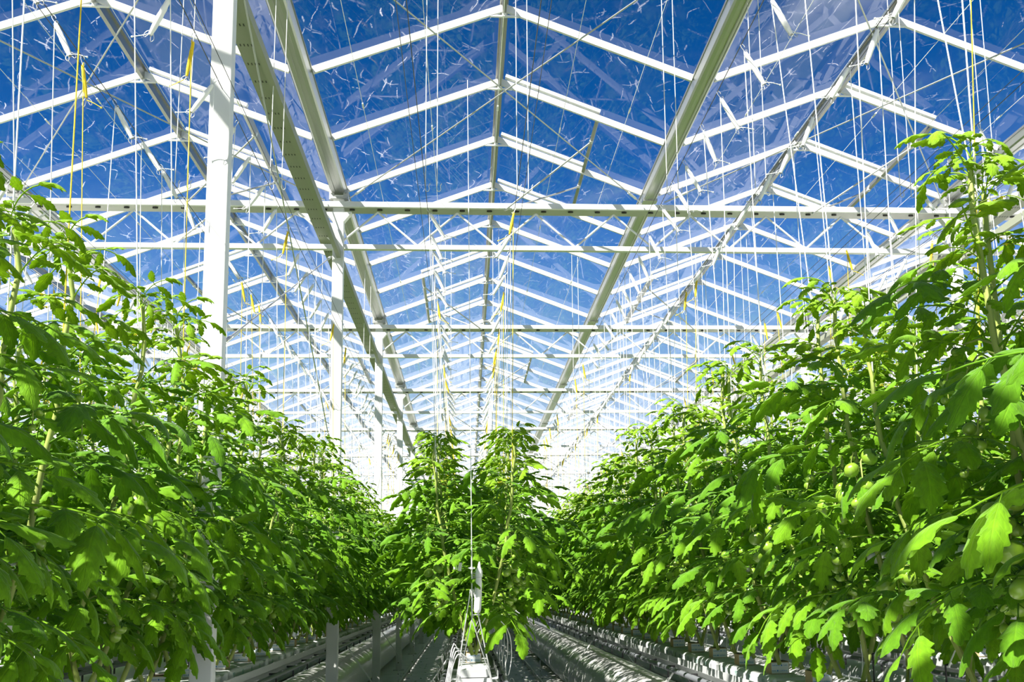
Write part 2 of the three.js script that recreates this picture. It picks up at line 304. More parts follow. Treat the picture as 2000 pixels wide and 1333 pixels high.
{ // cable trays along the columns
  const trayShape = [[-0.06, 0], [0.06, 0], [0.06, 0.07], [0.055, 0.07], [0.055, 0.005], [-0.055, 0.005], [-0.055, 0.07], [-0.06, 0.07]];
  for (const [i, dx, says] of [[0, -0.135, 'grey-green perforated cable tray running along the left column line'], [2, 0.13, 'grey perforated cable tray along the right columns behind the tall foliage']]) {
    const t = thing('cable_tray', says, 'cable tray', [gutX(i) + dx, Y_LOW + 0.10, 2]);
    mesh('channel', prism(trayShape, 60), M.tray, t);
    const holes = []; for (let d = 3; d < 24; d += 0.25) for (const x of [-0.036, -0.012, 0.012, 0.036]) holes.push(new THREE.BoxGeometry(0.007, 0.002, 0.028).translate(x, -0.0006, -d));
    mesh('perforation', mergeGeometries(holes), M.black, t).userData.kind = 'stuff';
    const hang = []; for (const d of trussesAt) if (d > 0 && d < 55) hang.push(new THREE.BoxGeometry(0.17, 0.03, 0.03).translate(0.03 * Math.sign(-dx), 0.085, -d - 2));
    mesh('bracket', mergeGeometries(hang), M.galv, t).userData.kind = 'stuff';
  }
}
{ // outer glass walls
  const wallPanel = (name, a, b, label) => {
    const w = structure(name, [a[0], 0, a[1]], label), e = V(b[0] - a[0], 0, b[1] - a[1]), L = e.length(), u = e.clone().divideScalar(L);
    const n = Math.round(L / 1.6), posts = [];
    bar('kerb', V(0, 0.2, 0), e.clone().setY(0.2), 0.4, 0.1, M.whiteFlat, w);
    for (const y of [0.44, 2.0, 3.7, Y_GUT - 0.1]) posts.push(barGeo(V(0, y, 0), e.clone().setY(y), 0.06, 0.06));
    for (let i = 0; i <= n; i++) posts.push(barGeo(u.clone().multiplyScalar(L * i / n).setY(0.4), u.clone().multiplyScalar(L * i / n).setY(Y_GUT), 0.05, 0.05));
    mesh('mullion', mergeGeometries(posts), M.white, w).userData.kind = 'stuff';
    const g = new THREE.PlaneGeometry(L, Y_GUT - 0.4), uv = g.attributes.uv; for (let i = 0; i < uv.count; i++) uv.setXY(i, uv.getX(i) * L * 0.6, uv.getY(i) * 3);
    const p = mesh('glazing', g, M.glass, w); p.position.copy(e).multiplyScalar(0.5).setY((Y_GUT + 0.4) / 2); p.rotation.y = -Math.atan2(e.z, e.x);
  };
  wallPanel('wall_far', [X_LEFT, -D_FAR], [X_RIGHT, -D_FAR], 'glazed end wall far down the rows');
  wallPanel('wall_near', [X_LEFT, -D_NEAR], [X_RIGHT, -D_NEAR], 'glazed end wall behind the viewpoint');
  wallPanel('wall_left', [X_LEFT, -D_NEAR], [X_LEFT, -D_FAR], 'glazed side wall on the left');
  wallPanel('wall_right', [X_RIGHT, -D_NEAR], [X_RIGHT, -D_FAR], 'glazed side wall on the right');
}
// thin screen wires over the trusses, parallel with the rows
for (let i = -2; i <= 2; i++) for (let j = 0; j < 5; j++) {
  const x = gutX(i) + 0.45 + 0.55 * j, w = thing('screen_wire', `thin pale lengthwise wire above the trusses, ${ord(j)} from the left in the ${['far left', 'left', 'middle', 'right', 'far right'][i + 2]} span`, 'wire', [x, Y_TOP + 0.17, 0]);
  rod('strand', V(0, 0, 3), V(0, 0, -52), 0.0045, M.twine, w, UNIT_THREAD);
  const knots = []; for (let k = 0; k < 10; k++) knots.push(new THREE.CylinderGeometry(0.007, 0.007, 0.09, 5).rotateX(Math.PI / 2).translate(0, 0, -5.7 - k * 2.5 - 0.4 * (j % 2)));
  mesh('wire_joint', mergeGeometries(knots), M.twine, w).userData.kind = 'stuff';
}

// ------------------------------------------------------------------ the crop rows: gutters, slabs, ducts, pipes, rails
const ROWS = [-3.155, -1.555, 0.045, 1.645, 3.245, -4.755, 4.845];                    // left to right
const ROW_SAYS = ['outer left row', 'left row', 'middle row', 'right row', 'outer right row', 'leftmost row', 'rightmost row'];
const ROW_FROM = [0.6, 0.6, 6.75, 1.2, 2.0, 0.6, 2.0];
const ROW_TO = 56, SLAB_TOP = EYE - 0.465, SLAB_H = 0.075, PITCH = 0.447;
const growShape = [[-0.15, 0.045], [-0.15, 0.0], [-0.145, -0.005], [-0.11, -0.005], [-0.10, -0.05], [-0.03, -0.055], [-0.02, -0.03], [0.02, -0.03], [0.03, -0.055], [0.10, -0.05], [0.11, -0.005], [0.145, -0.005], [0.15, 0.0], [0.15, 0.045], [0.146, 0.045], [0.146, 0.004], [0.105, 0.002], [-0.105, 0.002], [-0.146, 0.004], [-0.146, 0.045]];
const legPts = (s) => [V(s * 0.44, 0.0, 0), V(s * 0.44, 0.42, 0), V(s * 0.13, SLAB_TOP - SLAB_H - 0.05, 0)];
ROWS.forEach((x, r) => {
  const d0 = ROW_FROM[r], Yg = SLAB_TOP - SLAB_H - 0.004;
  lone('growing_gutter', prism(growShape, ROW_TO - d0), M.growSteel, `long white steel growing gutter carrying the slabs of the ${ROW_SAYS[r]}`, 'growing gutter', [x, Yg, -d0]);
  const dg = new THREE.CylinderGeometry(0.325, 0.325, ROW_TO - d0, 40, 120, true), pos = dg.attributes.position, R = rng(400 + r), uv = dg.attributes.uv;
  for (let i = 0; i < pos.count; i++) { const z = pos.getY(i), k = (r === 1 ? 0.88 : 1) + 0.025 * noise.noise(z * 0.8, pos.getX(i) * 3, r * 9) + 0.008 * noise.noise(z * 5, pos.getX(i) * 9, r); pos.setXYZ(i, pos.getX(i) * k * 1.03, z, pos.getZ(i) * k); uv.setXY(i, uv.getX(i) * 2, uv.getY(i) * (ROW_TO - d0) / 2); }
  dg.rotateX(Math.PI / 2); dg.computeVertexNormals();
  lone('air_duct', dg, M.film, `fat white plastic film air duct lying under the ${ROW_SAYS[r]}`, 'air duct', [r === 1 ? x - 0.115 : x, 0.345, -(d0 + ROW_TO) / 2]);
  for (const [y, says, rr] of [[EYE + 0.10, 'upper', 0.0225], [EYE - 0.09, 'lower', 0.0255]]) {
    const p = thing('heating_pipe', `white ${says} heating pipe running lengthwise inside the foliage of the ${ROW_SAYS[r]}`, 'pipe', [x, y, -d0 - 0.6]);
    rod('tube', V(0, 0, 0), V(0, 0, -(ROW_TO - d0 - 1)), rr * 2, M.white, p, new THREE.CylinderGeometry(0.5, 0.5, 1, 20));
    const hooks = []; for (let d = 1; d < 30; d += 2.5) hooks.push(rodGeo(V(0, 0, -d), V(0, 0.16, -d), 0.006), new THREE.TorusGeometry(rr + 0.004, 0.004, 5, 14).translate(0, 0, -d));
    mesh('pipe_hanger', mergeGeometries(hooks), M.hook, p).userData.kind = 'stuff';
  }
  for (const s of [-1, 1]) {
    const p = thing('drain_pipe', `dark grey drip supply pipe along the ${s < 0 ? 'left' : 'right'} edge of the ${ROW_SAYS[r]} gutter`, 'pipe', [x + s * 0.20, Yg - 0.035, -d0]);
    rod('tube', V(0, 0, 0), V(0, 0, -(ROW_TO - d0)), 0.036, M.pipeGrey, p, new THREE.CylinderGeometry(0.5, 0.5, 1, 14));
    const clips = []; for (let d = 0.5; d < 34; d += 0.75) clips.push(new THREE.BoxGeometry(0.05, 0.014, 0.03).translate(-s * 0.025, 0.012, -d), new THREE.BoxGeometry(0.012, 0.07, 0.012).translate(0, -0.03, -d));
    mesh('pipe_clip', mergeGeometries(clips), M.black, p).userData.kind = 'stuff';
  }
  let n = 0;
  for (let d = 7.8; d < 50; d += BAY) {                                  // white stands that carry the gutter over the duct
    const f = thing('gutter_stand', `white bent steel stand under the ${ROW_SAYS[r]}, ${ord(n)} from the front`, 'stand', [x, 0, -d]); n++;
    for (const s of [-1, 1]) {
      const [a, b, c] = legPts(s), leg = new THREE.Group(); leg.name = 'leg'; f.add(leg);
      bar('upright', a, b, 0.012, 0.05, M.white, leg, V(1, 0, 0)); bar('brace', b, c, 0.012, 0.05, M.white, leg, V(0, 1, 0));
      for (const y of [0.12, 0.3]) { const h = mesh('bolt', new THREE.CylinderGeometry(0.008, 0.008, 0.01, 8).rotateX(Math.PI / 2), M.black, leg); h.position.set(s * 0.44, y, 0.026); }
      bar('foot', V(s * 0.40, 0.005, 0), V(s * 0.48, 0.005, 0), 0.01, 0.12, M.white, leg);
    }
    bar('cross_piece', V(-0.15, SLAB_TOP - SLAB_H - 0.065, 0), V(0.15, SLAB_TOP - SLAB_H - 0.065, 0), 0.012, 0.05, M.white, f);
  }
});
// rail pipes of the work aisles, each on its own feet
[[-0.755, 'left aisle'], [0.845, 'right aisle'], [2.445, 'aisle beyond the right row'], [-2.355, 'aisle beyond the left row']].forEach(([x, says]) => {
  for (const s of [-1, 1]) {
    const t = thing('rail_pipe', `pale steel rail pipe on feet, ${s < 0 ? 'left' : 'right'}-hand one of the ${says}`, 'rail', [x + s * 0.275, 0.075, -1.5]);
    rod('tube', V(0, 0, 0), V(0, 0, -52), 0.05, M.galv, t, new THREE.CylinderGeometry(0.5, 0.5, 1, 14));
    const feet = []; for (let d = 0.6; d < 40; d += 1.25) feet.push(new THREE.BoxGeometry(0.03, 0.05, 0.05).translate(0, -0.045, -d), new THREE.BoxGeometry(0.14, 0.008, 0.10).translate(0, -0.071, -d));
    mesh('foot', mergeGeometries(feet), M.galv, t).userData.kind = 'stuff';
  }
});

// slabs and cubes
const slabTex = canvasTexture(1024, 64, (g, w, h) => {
  g.fillStyle = '#ccd0d0'; g.fillRect(0, 0, w, h); g.textAlign = 'center';
  for (let i = 0; i < 4; i++) { const x = 128 + 256 * i; g.fillStyle = '#1f7d6b'; g.font = 'bold 30px sans-serif'; g.fillText('BIO', x, 27); g.font = '14px sans-serif'; g.fillText('GROW', x, 42); g.fillText('PREMIUM', x, 57); }
});
const cubeTex = canvasTexture(256, 160, (g, w, h) => {
  g.fillStyle = '#d4dade'; g.fillRect(0, 0, w, h); g.fillStyle = '#2f78b8'; g.font = 'bold 27px sans-serif'; g.textAlign = 'left';
  g.fillText('Cultilene', 8, 50); g.fillRect(140, 30, 22, 22); g.fillText('Culti', 176, 50); g.fillText('ilene', 4, 128); g.fillRect(80, 108, 22, 22); g.fillText('Cultilene', 116, 128);
});
M.slabPrint = new THREE.MeshStandardMaterial({ map: slabTex, roughness: 0.5 });
M.cubePrint = new THREE.MeshStandardMaterial({ map: cubeTex, roughness: 0.5 });
const SLAB_L = 1.2, SLAB_P = 1.341;
const slabGeo = (() => { const g = new RoundedBoxGeometry(0.20, SLAB_H, SLAB_L, 4, 0.022), p = g.attributes.position; for (let i = 0; i < p.count; i++) p.setXYZ(i, p.getX(i) * (1 + 0.025 * noise.noise(p.getZ(i) * 5, p.getY(i) * 9, 2)), p.getY(i) + 0.004 * noise.noise(p.getZ(i) * 7, p.getX(i) * 8, 5) * (p.getY(i) > 0), p.getZ(i)); g.computeVertexNormals(); return g; })();
const printGeo = new THREE.PlaneGeometry(1.12, 0.046), cubeGeo = new RoundedBoxGeometry(0.1, 0.065, 0.1, 2, 0.004), cubePrintGeo = new THREE.PlaneGeometry(0.092, 0.056), topGeo = new THREE.BoxGeometry(0.09, 0.004, 0.09), tailGeo = new THREE.BoxGeometry(0.17, 0.05, 0.035);
let slab0, cube0;
function placeSlab(x, d, label, group) {
  let s;
  if (!slab0) {
    s = slab0 = thing('growing_slab', label, 'slab', [0, 0, 0], 0, group);
    mesh('bag', slabGeo, M.bag, s);
    for (const k of [-1, 1]) { const p = mesh('print', printGeo, M.slabPrint, s); p.rotation.y = k * Math.PI / 2; p.position.set(k * 0.1035, 0, 0); }
    for (const k of [-1, 1]) { const p = mesh('folded_end', tailGeo, M.bag, s); p.position.set(0, -0.006, k * (SLAB_L / 2 + 0.008)); p.rotation.x = k * 0.25; }
  } else { s = slab0.clone(); s.name = numbered('growing_slab'); scene.add(s); tag(s, label, 'slab'); if (group) s.userData.group = group; else delete s.userData.group; }
  s.position.set(x, SLAB_TOP - SLAB_H / 2, -d);
}
const dripGeo = [0, 1, 2].map((k) => tube([V(-0.02, 0.02, 0.01), V(-0.10, 0.13 + 0.02 * k, 0.03), V(-0.22, 0.06, 0.10 - 0.05 * k), V(-0.25, -0.14, 0.12), V(-0.22, -0.27, 0.16), V(-0.21, -0.12, 0.18)], 0.003, 18, 5));
const stakeGeo = mergeGeometries([rodGeo(V(0, 0, 0), V(0, 0.115, 0), 0.007), rodGeo(V(0, 0.115, 0), V(-0.018, 0.118, 0.012), 0.007)]);
function placeCube(x, d, side, label, group) {
  let c;
  if (!cube0) {
    c = cube0 = thing('rooting_cube', label, 'plant cube', [0, 0, 0], 0, group);
    mesh('wool_block', cubeGeo, M.tan, c);
    for (const k of [-1, 1]) { const p = mesh('printed_wrap', cubePrintGeo, M.cubePrint, c); p.rotation.y = k > 0 ? 0 : Math.PI; p.position.set(0, 0, k * 0.0506); }
    mesh('wet_top', topGeo, M.root, c).position.y = 0.0325;
    const st = mesh('dripper_stake', stakeGeo, M.black, c); st.position.set(-0.02, 0.03, 0.03);
    mesh('drip_tube', dripGeo[0], M.drip, c).position.y = 0.12;
  } else { c = cube0.clone(); c.name = numbered('rooting_cube'); scene.add(c); tag(c, label, 'plant cube'); if (group) c.userData.group = group; else delete c.userData.group; c.children.at(-1).geometry = dripGeo[Math.floor(d * 10) % 3]; }
  c.position.set(x, SLAB_TOP + 0.0325, -d); c.rotation.y = side > 0 ? Math.PI : 0;
}
ROWS.forEach((x, r) => {
  let n = 0, m = 0; const start = r === 2 ? 6.78 : 0.95 + 0.4 * (r % 2);
  const last = [10, 24, 20, 24, 10, 0, 0][r];
  const far = [];
  for (let d = start; d < ROW_TO - 1.4; d += SLAB_P) {
    const dc = d + SLAB_L / 2;
    if (dc > last) { far.push(dc); continue; }
    const seen = (r === 3 && dc > 6 && dc < 12) || (r === 1 && dc > 6 && dc < 11);
    placeSlab(x, dc, r === 2 && n === 0 ? 'sunlit white growing slab at the front end of the middle row' : `white growing slab with green print, ${ord(n)} from the front in the ${ROW_SAYS[r]}`); n++;
    for (const o of [-0.335, 0.335]) { placeCube(x, dc + o, r < 2 ? 1 : -1, r === 2 && m === 0 ? 'white rooting cube on the front slab of the middle row' : `rooting cube with blue print, ${ord(m)} from the front in the ${ROW_SAYS[r]}`); m++; }
  }
  if (far.length) {
    const g = new THREE.Group(); g.name = numbered('distant_slabs'); g.userData.kind = 'stuff'; g.userData.label = `white slabs and cubes far down the ${ROW_SAYS[r]}`; scene.add(g);
    const a = new THREE.InstancedMesh(slabGeo, M.bag, far.length), b = new THREE.InstancedMesh(cubeGeo, M.cubePrint, far.length * 2); a.name = 'slab'; b.name = 'cube'; g.add(a, b);
    far.forEach((d, i) => { a.setMatrixAt(i, new THREE.Matrix4().makeTranslation(x, SLAB_TOP - SLAB_H / 2, -d)); [-0.335, 0.335].forEach((o, j) => b.setMatrixAt(i * 2 + j, new THREE.Matrix4().makeTranslation(x, SLAB_TOP + 0.0325, -d - o))); });
  }
});

// ------------------------------------------------------------------ tomato plants
class Blade {                                                             // collects leaf surface and stalk, normals smoothed within each piece
  constructor() { this.p = []; this.t = []; this.i = []; }
  grid(nu, nv, fn) { const o = this.p.length / 3; for (let a = 0; a <= nv; a++) for (let b = 0; b <= nu; b++) { const [v, u, w] = fn(b / nu, a / nv); this.p.push(v.x, v.y, v.z); this.t.push(u, w); } for (let a = 0; a < nv; a++) for (let b = 0; b < nu; b++) { const q = o + a * (nu + 1) + b; this.i.push(q, q + 1, q + nu + 1, q + 1, q + nu + 2, q + nu + 1); } }
  build() { const g = new THREE.BufferGeometry(); g.setAttribute('position', new THREE.Float32BufferAttribute(this.p, 3)); g.setAttribute('uv', new THREE.Float32BufferAttribute(this.t, 2)); g.setIndex(this.i); g.computeVertexNormals(); return g; }
}
function stalk(B, pts, r0, r1, sides = 5) {
  const n = pts.length - 1;
  B.grid(sides, n, (u, v) => {
    const k = Math.round(v * n), t = pts[Math.min(k + 1, n)].clone().sub(pts[Math.max(k - 1, 0)]).normalize(), x = t.clone().cross(Math.abs(t.y) > 0.9 ? V(1, 0, 0) : V(0, 1, 0)).normalize(), y = x.clone().cross(t), a = u * 2 * Math.PI, r = lerp(r0, r1, v);
    return [pts[k].clone().addScaledVector(x, Math.cos(a) * r).addScaledVector(y, Math.sin(a) * r), 0.5, v];
  });
}
function leaflet(B, at, dir, up, len, R, lod) {                            // one toothed, lobed, drooping leaflet
  const nv = lod ? 5 : 19, nu = lod ? 2 : 4, W = len * (lod ? 0.40 : 0.30 + 0.08 * R()), droop = 0.22 + 0.80 * R(), pitch = 0.45 * (R() - 0.25), curl = 0.25 + 0.5 * R(), ph = R() * 6.3, lob = 0.28 + 0.24 * R(), sway = (R() - 0.5) * 0.6;
  const X = dir.clone().normalize(), Z = X.clone().cross(up).normalize(), Y = Z.clone().cross(X), line = [];
  let cx = 0, cy = 0, cz = 0; const N = 26;
  for (let k = 0; k <= N; k++) { line.push([cx, cy, cz, pitch - droop * k / N]); const a = pitch - droop * (k + 0.5) / N, b = sway * k / N; cx += Math.cos(a) * Math.cos(b) * len / N; cy += Math.sin(a) * len / N; cz += Math.cos(a) * Math.sin(b) * len / N; }
  B.grid(nu, nv, (u, v) => {
    const s = v, k = Math.min(N, Math.round(s * N)), [lx, ly, lz, ang] = line[k], e = (u - 0.5) * 2, ae = Math.abs(e);
    let w = W * 1.85 * Math.pow(s + 0.02, 0.62) * Math.pow(1.002 - s, 0.8);
    const phase = s * 4.6 + 0.18 * Math.sin(ph + (e > 0 ? 2 : 0)), saw = phase - Math.floor(phase);
    if (!lod) w *= 1 - (lob * (1 - Math.pow(saw, 0.7)) + 0.07 * ((Math.round(s * nv) % 2))) * Math.pow(ae, 3);
    const lat = e * w, y = -curl * ae * ae * w * 0.75 + (lod ? 0 : 0.16 * w * e * ae * Math.sin(s * 14 + ph)) + 0.10 * w * (1 - ae), fwd = ae * w * 0.25;
    const lxx = lx + Math.cos(ang) * fwd - Math.sin(ang) * y, lyy = ly + Math.sin(ang) * fwd + Math.cos(ang) * y;
    return [at.clone().addScaledVector(X, lxx).addScaledVector(Y, lyy).addScaledVector(Z, lz + lat), u, v];
  });
}
function leafGeo(seed, L, rise, bend, lod) {                               // a whole compound tomato leaf along +x
  const R = rng(seed), B = new Blade(), n = lod ? 5 : 9, pts = [V(0, 0, 0)], side = (R() - 0.5) * 0.5, roll = (R() - 0.5) * 0.7;
  for (let k = 1; k <= n; k++) { const t = k / n, a = rise - bend * Math.pow(t, 1.2), b = side * t; pts.push(pts[k - 1].clone().add(V(Math.cos(a) * Math.cos(b), Math.sin(a), Math.cos(a) * Math.sin(b)).multiplyScalar(L / n))); }
  const curve = new THREE.CatmullRomCurve3(pts);
  stalk(B, pts, 0.0042 * L / 0.4, 0.0018, lod ? 3 : 5);
  const pairs = L < 0.18 ? [[0.4, 0.5], [0.7, 0.75]] : [[0.30, 0.55], [0.43, 0.22], [0.54, 0.85], [0.66, 0.25], [0.77, 0.95]];
  for (const [t, s] of pairs) for (const k of [-1, 1]) {
    if (lod && s < 0.3) continue;
    const at = curve.getPoint(t + (R() - 0.5) * 0.05), T = curve.getTangent(t), side0 = T.clone().cross(V(0, 1, 0)).normalize(), U = side0.clone().cross(T).applyAxisAngle(T, roll + k * (0.1 + 0.5 * R())), yaw = 0.85 + 0.45 * R();
    const dir = T.clone().multiplyScalar(Math.cos(yaw)).addScaledVector(T.clone().cross(U).normalize(), k * Math.sin(yaw)).addScaledVector(V(0, 1, 0), 0.25 - 0.4 * R()).normalize(), len = L * (L < 0.26 ? 0.52 : 0.41) * s * (0.85 + 0.3 * R());
    const p1 = at.clone().addScaledVector(dir, len * 0.22);
    stalk(B, [at, p1], 0.002, 0.0013, 3); leaflet(B, p1, dir, U, len, R, lod);
  }
  leaflet(B, pts[n], curve.getTangent(1).add(V(0, 0.15, 0)), V(0, 1, 0).applyAxisAngle(curve.getTangent(1), roll), L * (L < 0.26 ? 0.5 : 0.40) * (0.9 + 0.25 * R()), R, lod);
  return B.build();
}
// leaf shapes: mature drooping, middle, young upright, tip
const LEAVES = { old: [], mid: [], young: [], tip: [], low: [] };
for (let k = 0; k < 9; k++) LEAVES.old.push(leafGeo(100 + k, 0.37 + 0.013 * k, 0.42 - 0.06 * (k % 3), 0.72 + 0.14 * (k % 4)));
for (let k = 0; k < 9; k++) LEAVES.mid.push(leafGeo(200 + k, 0.27 + 0.012 * k, 0.7, 1.0 + 0.12 * (k % 3)));
for (let k = 0; k < 6; k++) LEAVES.young.push(leafGeo(300 + k, 0.15 + 0.012 * k, 0.85, 1.0 + 0.15 * (k % 3)));
for (let k = 0; k < 5; k++) LEAVES.tip.push(leafGeo(400 + k, 0.115 + 0.013 * k, 1.15, 1.5 + 0.25 * (k % 3)));
for (let k = 0; k < 8; k++) LEAVES.low.push(leafGeo(500 + k, 0.35 + 0.015 * k, 0.45, 0.95 + 0.1 * (k % 3), true));

const fruitGeo = (() => {                                                   // green tomato: flattened, softly ribbed; slot 1 is the calyx
  const g = new THREE.SphereGeometry(1, 18, 12), p = g.attributes.position;
  for (let i = 0; i < p.count; i++) { const a = Math.atan2(p.getZ(i), p.getX(i)), y = p.getY(i), r = 1 + 0.035 * Math.cos(5 * a) * smooth(y, -0.4, 0.8); p.setXYZ(i, p.getX(i) * r, y * 0.84 - 0.12 * Math.exp(-(p.getX(i) ** 2 + p.getZ(i) ** 2) / 0.06) * (y > 0), p.getZ(i) * r); }
  g.computeVertexNormals();
  const B = new Blade();
  for (let k = 0; k < 5; k++) { const a = k * 1.2566; B.grid(2, 4, (u, v) => { const w = 0.14 * Math.sin(Math.PI * (0.25 + 0.75 * v)) * (u - 0.5) * 2, r = 0.08 + v * 0.85; return [V(Math.cos(a) * r - Math.sin(a) * w, 0.80 + 0.28 * v * v - 0.1 * v, Math.sin(a) * r + Math.cos(a) * w), u, v]; }); }
  stalk(B, [V(0, 0.72, 0), V(0.03, 1.05, 0), V(0.1, 1.3, 0)], 0.08, 0.06, 5);
  return mergeGeometries([g, B.build()], true);
})();
function trussGeo(seed) { const R = rng(seed), B = new Blade(), pts = [V(0, 0, 0), V(0.04, 0.02, 0), V(0.08, 0.015, 0.01), V(0.115, -0.02, 0.01), V(0.13, -0.075, 0.0), V(0.13, -0.13, 0.0)]; stalk(B, pts, 0.0035, 0.002, 5); return { geo: B.build(), curve: new THREE.CatmullRomCurve3(pts) }; }
const TRUSS = trussGeo(1);
function fruitTruss(parent, size, count, R, loose) {
  const t = mesh('fruit_truss', TRUSS.geo, M.stem, parent);
  for (let k = 0; k < count; k++) {
    const c = TRUSS.curve.getPoint(0.48 + 0.5 * k / Math.max(1, count - 1)), s = k % 2 ? 1 : -1, f = mesh('tomato', fruitGeo, [M.fruit, M.calyx], t), r = size * (1 - 0.09 * k + 0.1 * R());
    f.scale.setScalar(r); f.position.copy(c).add(V(0.012 * R() + (loose ? 0.01 : 0.004), -0.25 * r - 0.006, s * r * 0.95)); f.rotation.set(s * (0.5 + 0.4 * R()), R() * 6, -0.3 + 0.4 * R());
  }
  return t;
}
const flowerGeo = (() => { const B = new Blade(), pts = [V(0, 0, 0), V(0.03, 0.02, 0), V(0.06, 0.02, 0), V(0.08, -0.01, 0)]; stalk(B, pts, 0.0025, 0.0015, 4); const a = B.build(), C = new Blade(); for (let f = 0; f < 5; f++) { const c = V(0.035 + 0.013 * f, 0.02 - 0.03 * (f % 2), (f % 2 ? 1 : -1) * 0.018); for (let k = 0; k < 5; k++) { const g = k * 1.2566 + f; C.grid(2, 2, (u, v) => { const w = 0.0035 * Math.sin(Math.PI * (0.2 + 0.8 * v)) * (u - 0.5) * 2, r = v * 0.013; return [c.clone().add(V(Math.cos(g) * r - Math.sin(g) * w, -0.006 * v, Math.sin(g) * r + Math.cos(g) * w)), u, v]; }); } } return mergeGeometries([a, C.build()], true); })();

// a plant leans from its cube out to its wire (+x), turned for the other wire
function stemLine(R, H, lean, slant) { const pts = []; for (let k = 0; k <= 12; k++) { const t = k / 12, e = 1 - Math.pow(1 - t, 2.0); pts.push(V(lean * e + 0.010 * Math.sin(k * 2.4 + H * 9) * t, H * t, slant * (1 - Math.pow(1 - t, 2.4)) + 0.010 * Math.cos(k * 2.1))); } return pts; }
function buildPlant(seed, root, parts) {
  const R = rng(seed), H = 1.50 + 0.16 * (R() - 0.5), lean = 0.24 + 0.05 * R(), slant = (R() - 0.5) * 0.55, pts = stemLine(R, H, lean, slant), curve = new THREE.CatmullRomCurve3(pts);
  const put = (geo, mat, name, at, ang, tiltUp, sc, list) => {
    const q = new THREE.Quaternion().setFromEuler(new THREE.Euler(0, ang, 0)).multiply(new THREE.Quaternion().setFromEuler(new THREE.Euler((R() - 0.5) * 0.5, 0, tiltUp)));
    if (parts) { const o = mesh(name, geo, mat, root); o.position.copy(at); o.quaternion.copy(q); o.scale.setScalar(sc); } else (list).push(geo.clone().applyMatrix4(new THREE.Matrix4().compose(at, q, V(sc, sc, sc))));
  };
  const merged = [], young = [], stemG = [];
  const B = new Blade(); stalk(B, pts.map((p) => p.clone()), 0.0122, 0.0080, 8); const sg = B.build();
  if (parts) mesh('stem', sg, M.stem, root); else stemG.push(sg);
  let ang = R() * 6.28; const n = 25;
  for (let k = 0; k < n; k++) {
    const t = 0.22 + 0.69 * Math.pow(k / (n - 1), 1.12), at = curve.getPoint(t); ang += 2.4 + (R() - 0.5) * 0.5;
    const kind = t > 0.82 ? 'young' : t > 0.62 ? 'mid' : 'old', yo = t > 0.80;
    const set = parts ? LEAVES[kind] : LEAVES.low, mat = yo ? M.leafYoung : R() < 0.35 ? M.leafDark : M.leaf;
    put(set[Math.floor(R() * set.length)], mat, 'leaf', at, ang, (R() - 0.5) * 0.35 - (t < 0.34 ? 0.12 : 0), (parts ? 1 : yo ? 0.75 : 1) * (0.88 + 0.24 * R()), yo ? young : merged);
  }
  for (let k = 0; k < 9; k++) put(LEAVES.tip[k % 5], M.leafYoung, 'tip_leaf', curve.getPoint(0.958 + 0.006 * k), k * 2.2 + R(), 0.07 * k - 0.1, 0.9 + 0.35 * R(), young);
  const tomatoAt = [[0.27, 0.030, 5], [0.40, 0.027, 5], [0.55, 0.021, 5], [0.68, 0.013, 4]];
  if (parts) for (const [t, s, c] of tomatoAt) {
    if (R() < 0.15) continue;
    const f = fruitTruss(root, s * (0.9 + 0.2 * R()), c - (R() < 0.4 ? 1 : 0), R); f.position.copy(curve.getPoint(t + 0.03 * (R() - 0.5))); f.rotation.y = (R() - 0.5) * 2.6;
  }
  if (parts) for (const t of [0.80, 0.90]) { const f = mesh('flower_truss', flowerGeo, [M.stem, M.petal], root); f.position.copy(curve.getPoint(t)); f.rotation.y = R() * 6; }
  if (!parts) { mesh('stem', mergeGeometries(stemG), M.stem, root); mesh('foliage', mergeGeometries(merged), M.leaf, root); mesh('young_foliage', mergeGeometries(young), M.leafYoung, root); }
  root.userData.tip = pts.map((p) => p.toArray());
  return { H, lean, slant, curve };
}
const protoNear = [], protoFar = [];
for (let k = 0; k < 8; k++) { const g = new THREE.Group(); protoNear.push([g, buildPlant(1000 + k * 7, g, true)]); }
for (let k = 0; k < 6; k++) { const g = new THREE.Group(); protoFar.push([g, buildPlant(2000 + k * 7, g, false)]); }
for (const [g] of [...protoNear, ...protoFar]) delete g.userData.tip;

// ------------------------------------------------------------------ twine bobbins on the crop wires, with their strings
const Y_WIRE = EYE + 2.60, WIRE_X = 0.30;
ROWS.forEach((x, r) => { for (const s of [-1, 1]) { const w = thing('crop_wire', `dark tight crop wire, ${s < 0 ? 'left' : 'right'}-hand one above the ${ROW_SAYS[r]}`, 'wire', [x + s * WIRE_X, Y_WIRE, 3]); rod('strand', V(0, 0, 0), V(0, 0, -60), 0.005, M.darkSteel, w, UNIT_THREAD); rod('second_strand', V(s * 0.05, 0.02, 0), V(s * 0.05, 0.02, -60), 0.004, M.darkSteel, w, UNIT_THREAD); } });
const windGeo = (len, r) => { const prof = []; for (let k = 0; k <= 10; k++) { const t = k / 10; prof.push(new THREE.Vector2(r * (0.45 + 0.55 * Math.pow(Math.sin(Math.PI * clamp01(t * 0.94 + 0.03)), 0.45)) * (1 + 0.06 * Math.sin(k * 2.7)), -len * t)); } return new THREE.LatheGeometry(prof, 12); };
const hookGeo = tube([V(0.012, -0.014, 0), V(0.011, 0.004, 0), V(0, 0.008, 0), V(-0.004, -0.01, 0), V(0, -0.03, 0), V(0, -0.06, 0), V(0, -0.215, 0)], 0.0018, 22, 5);
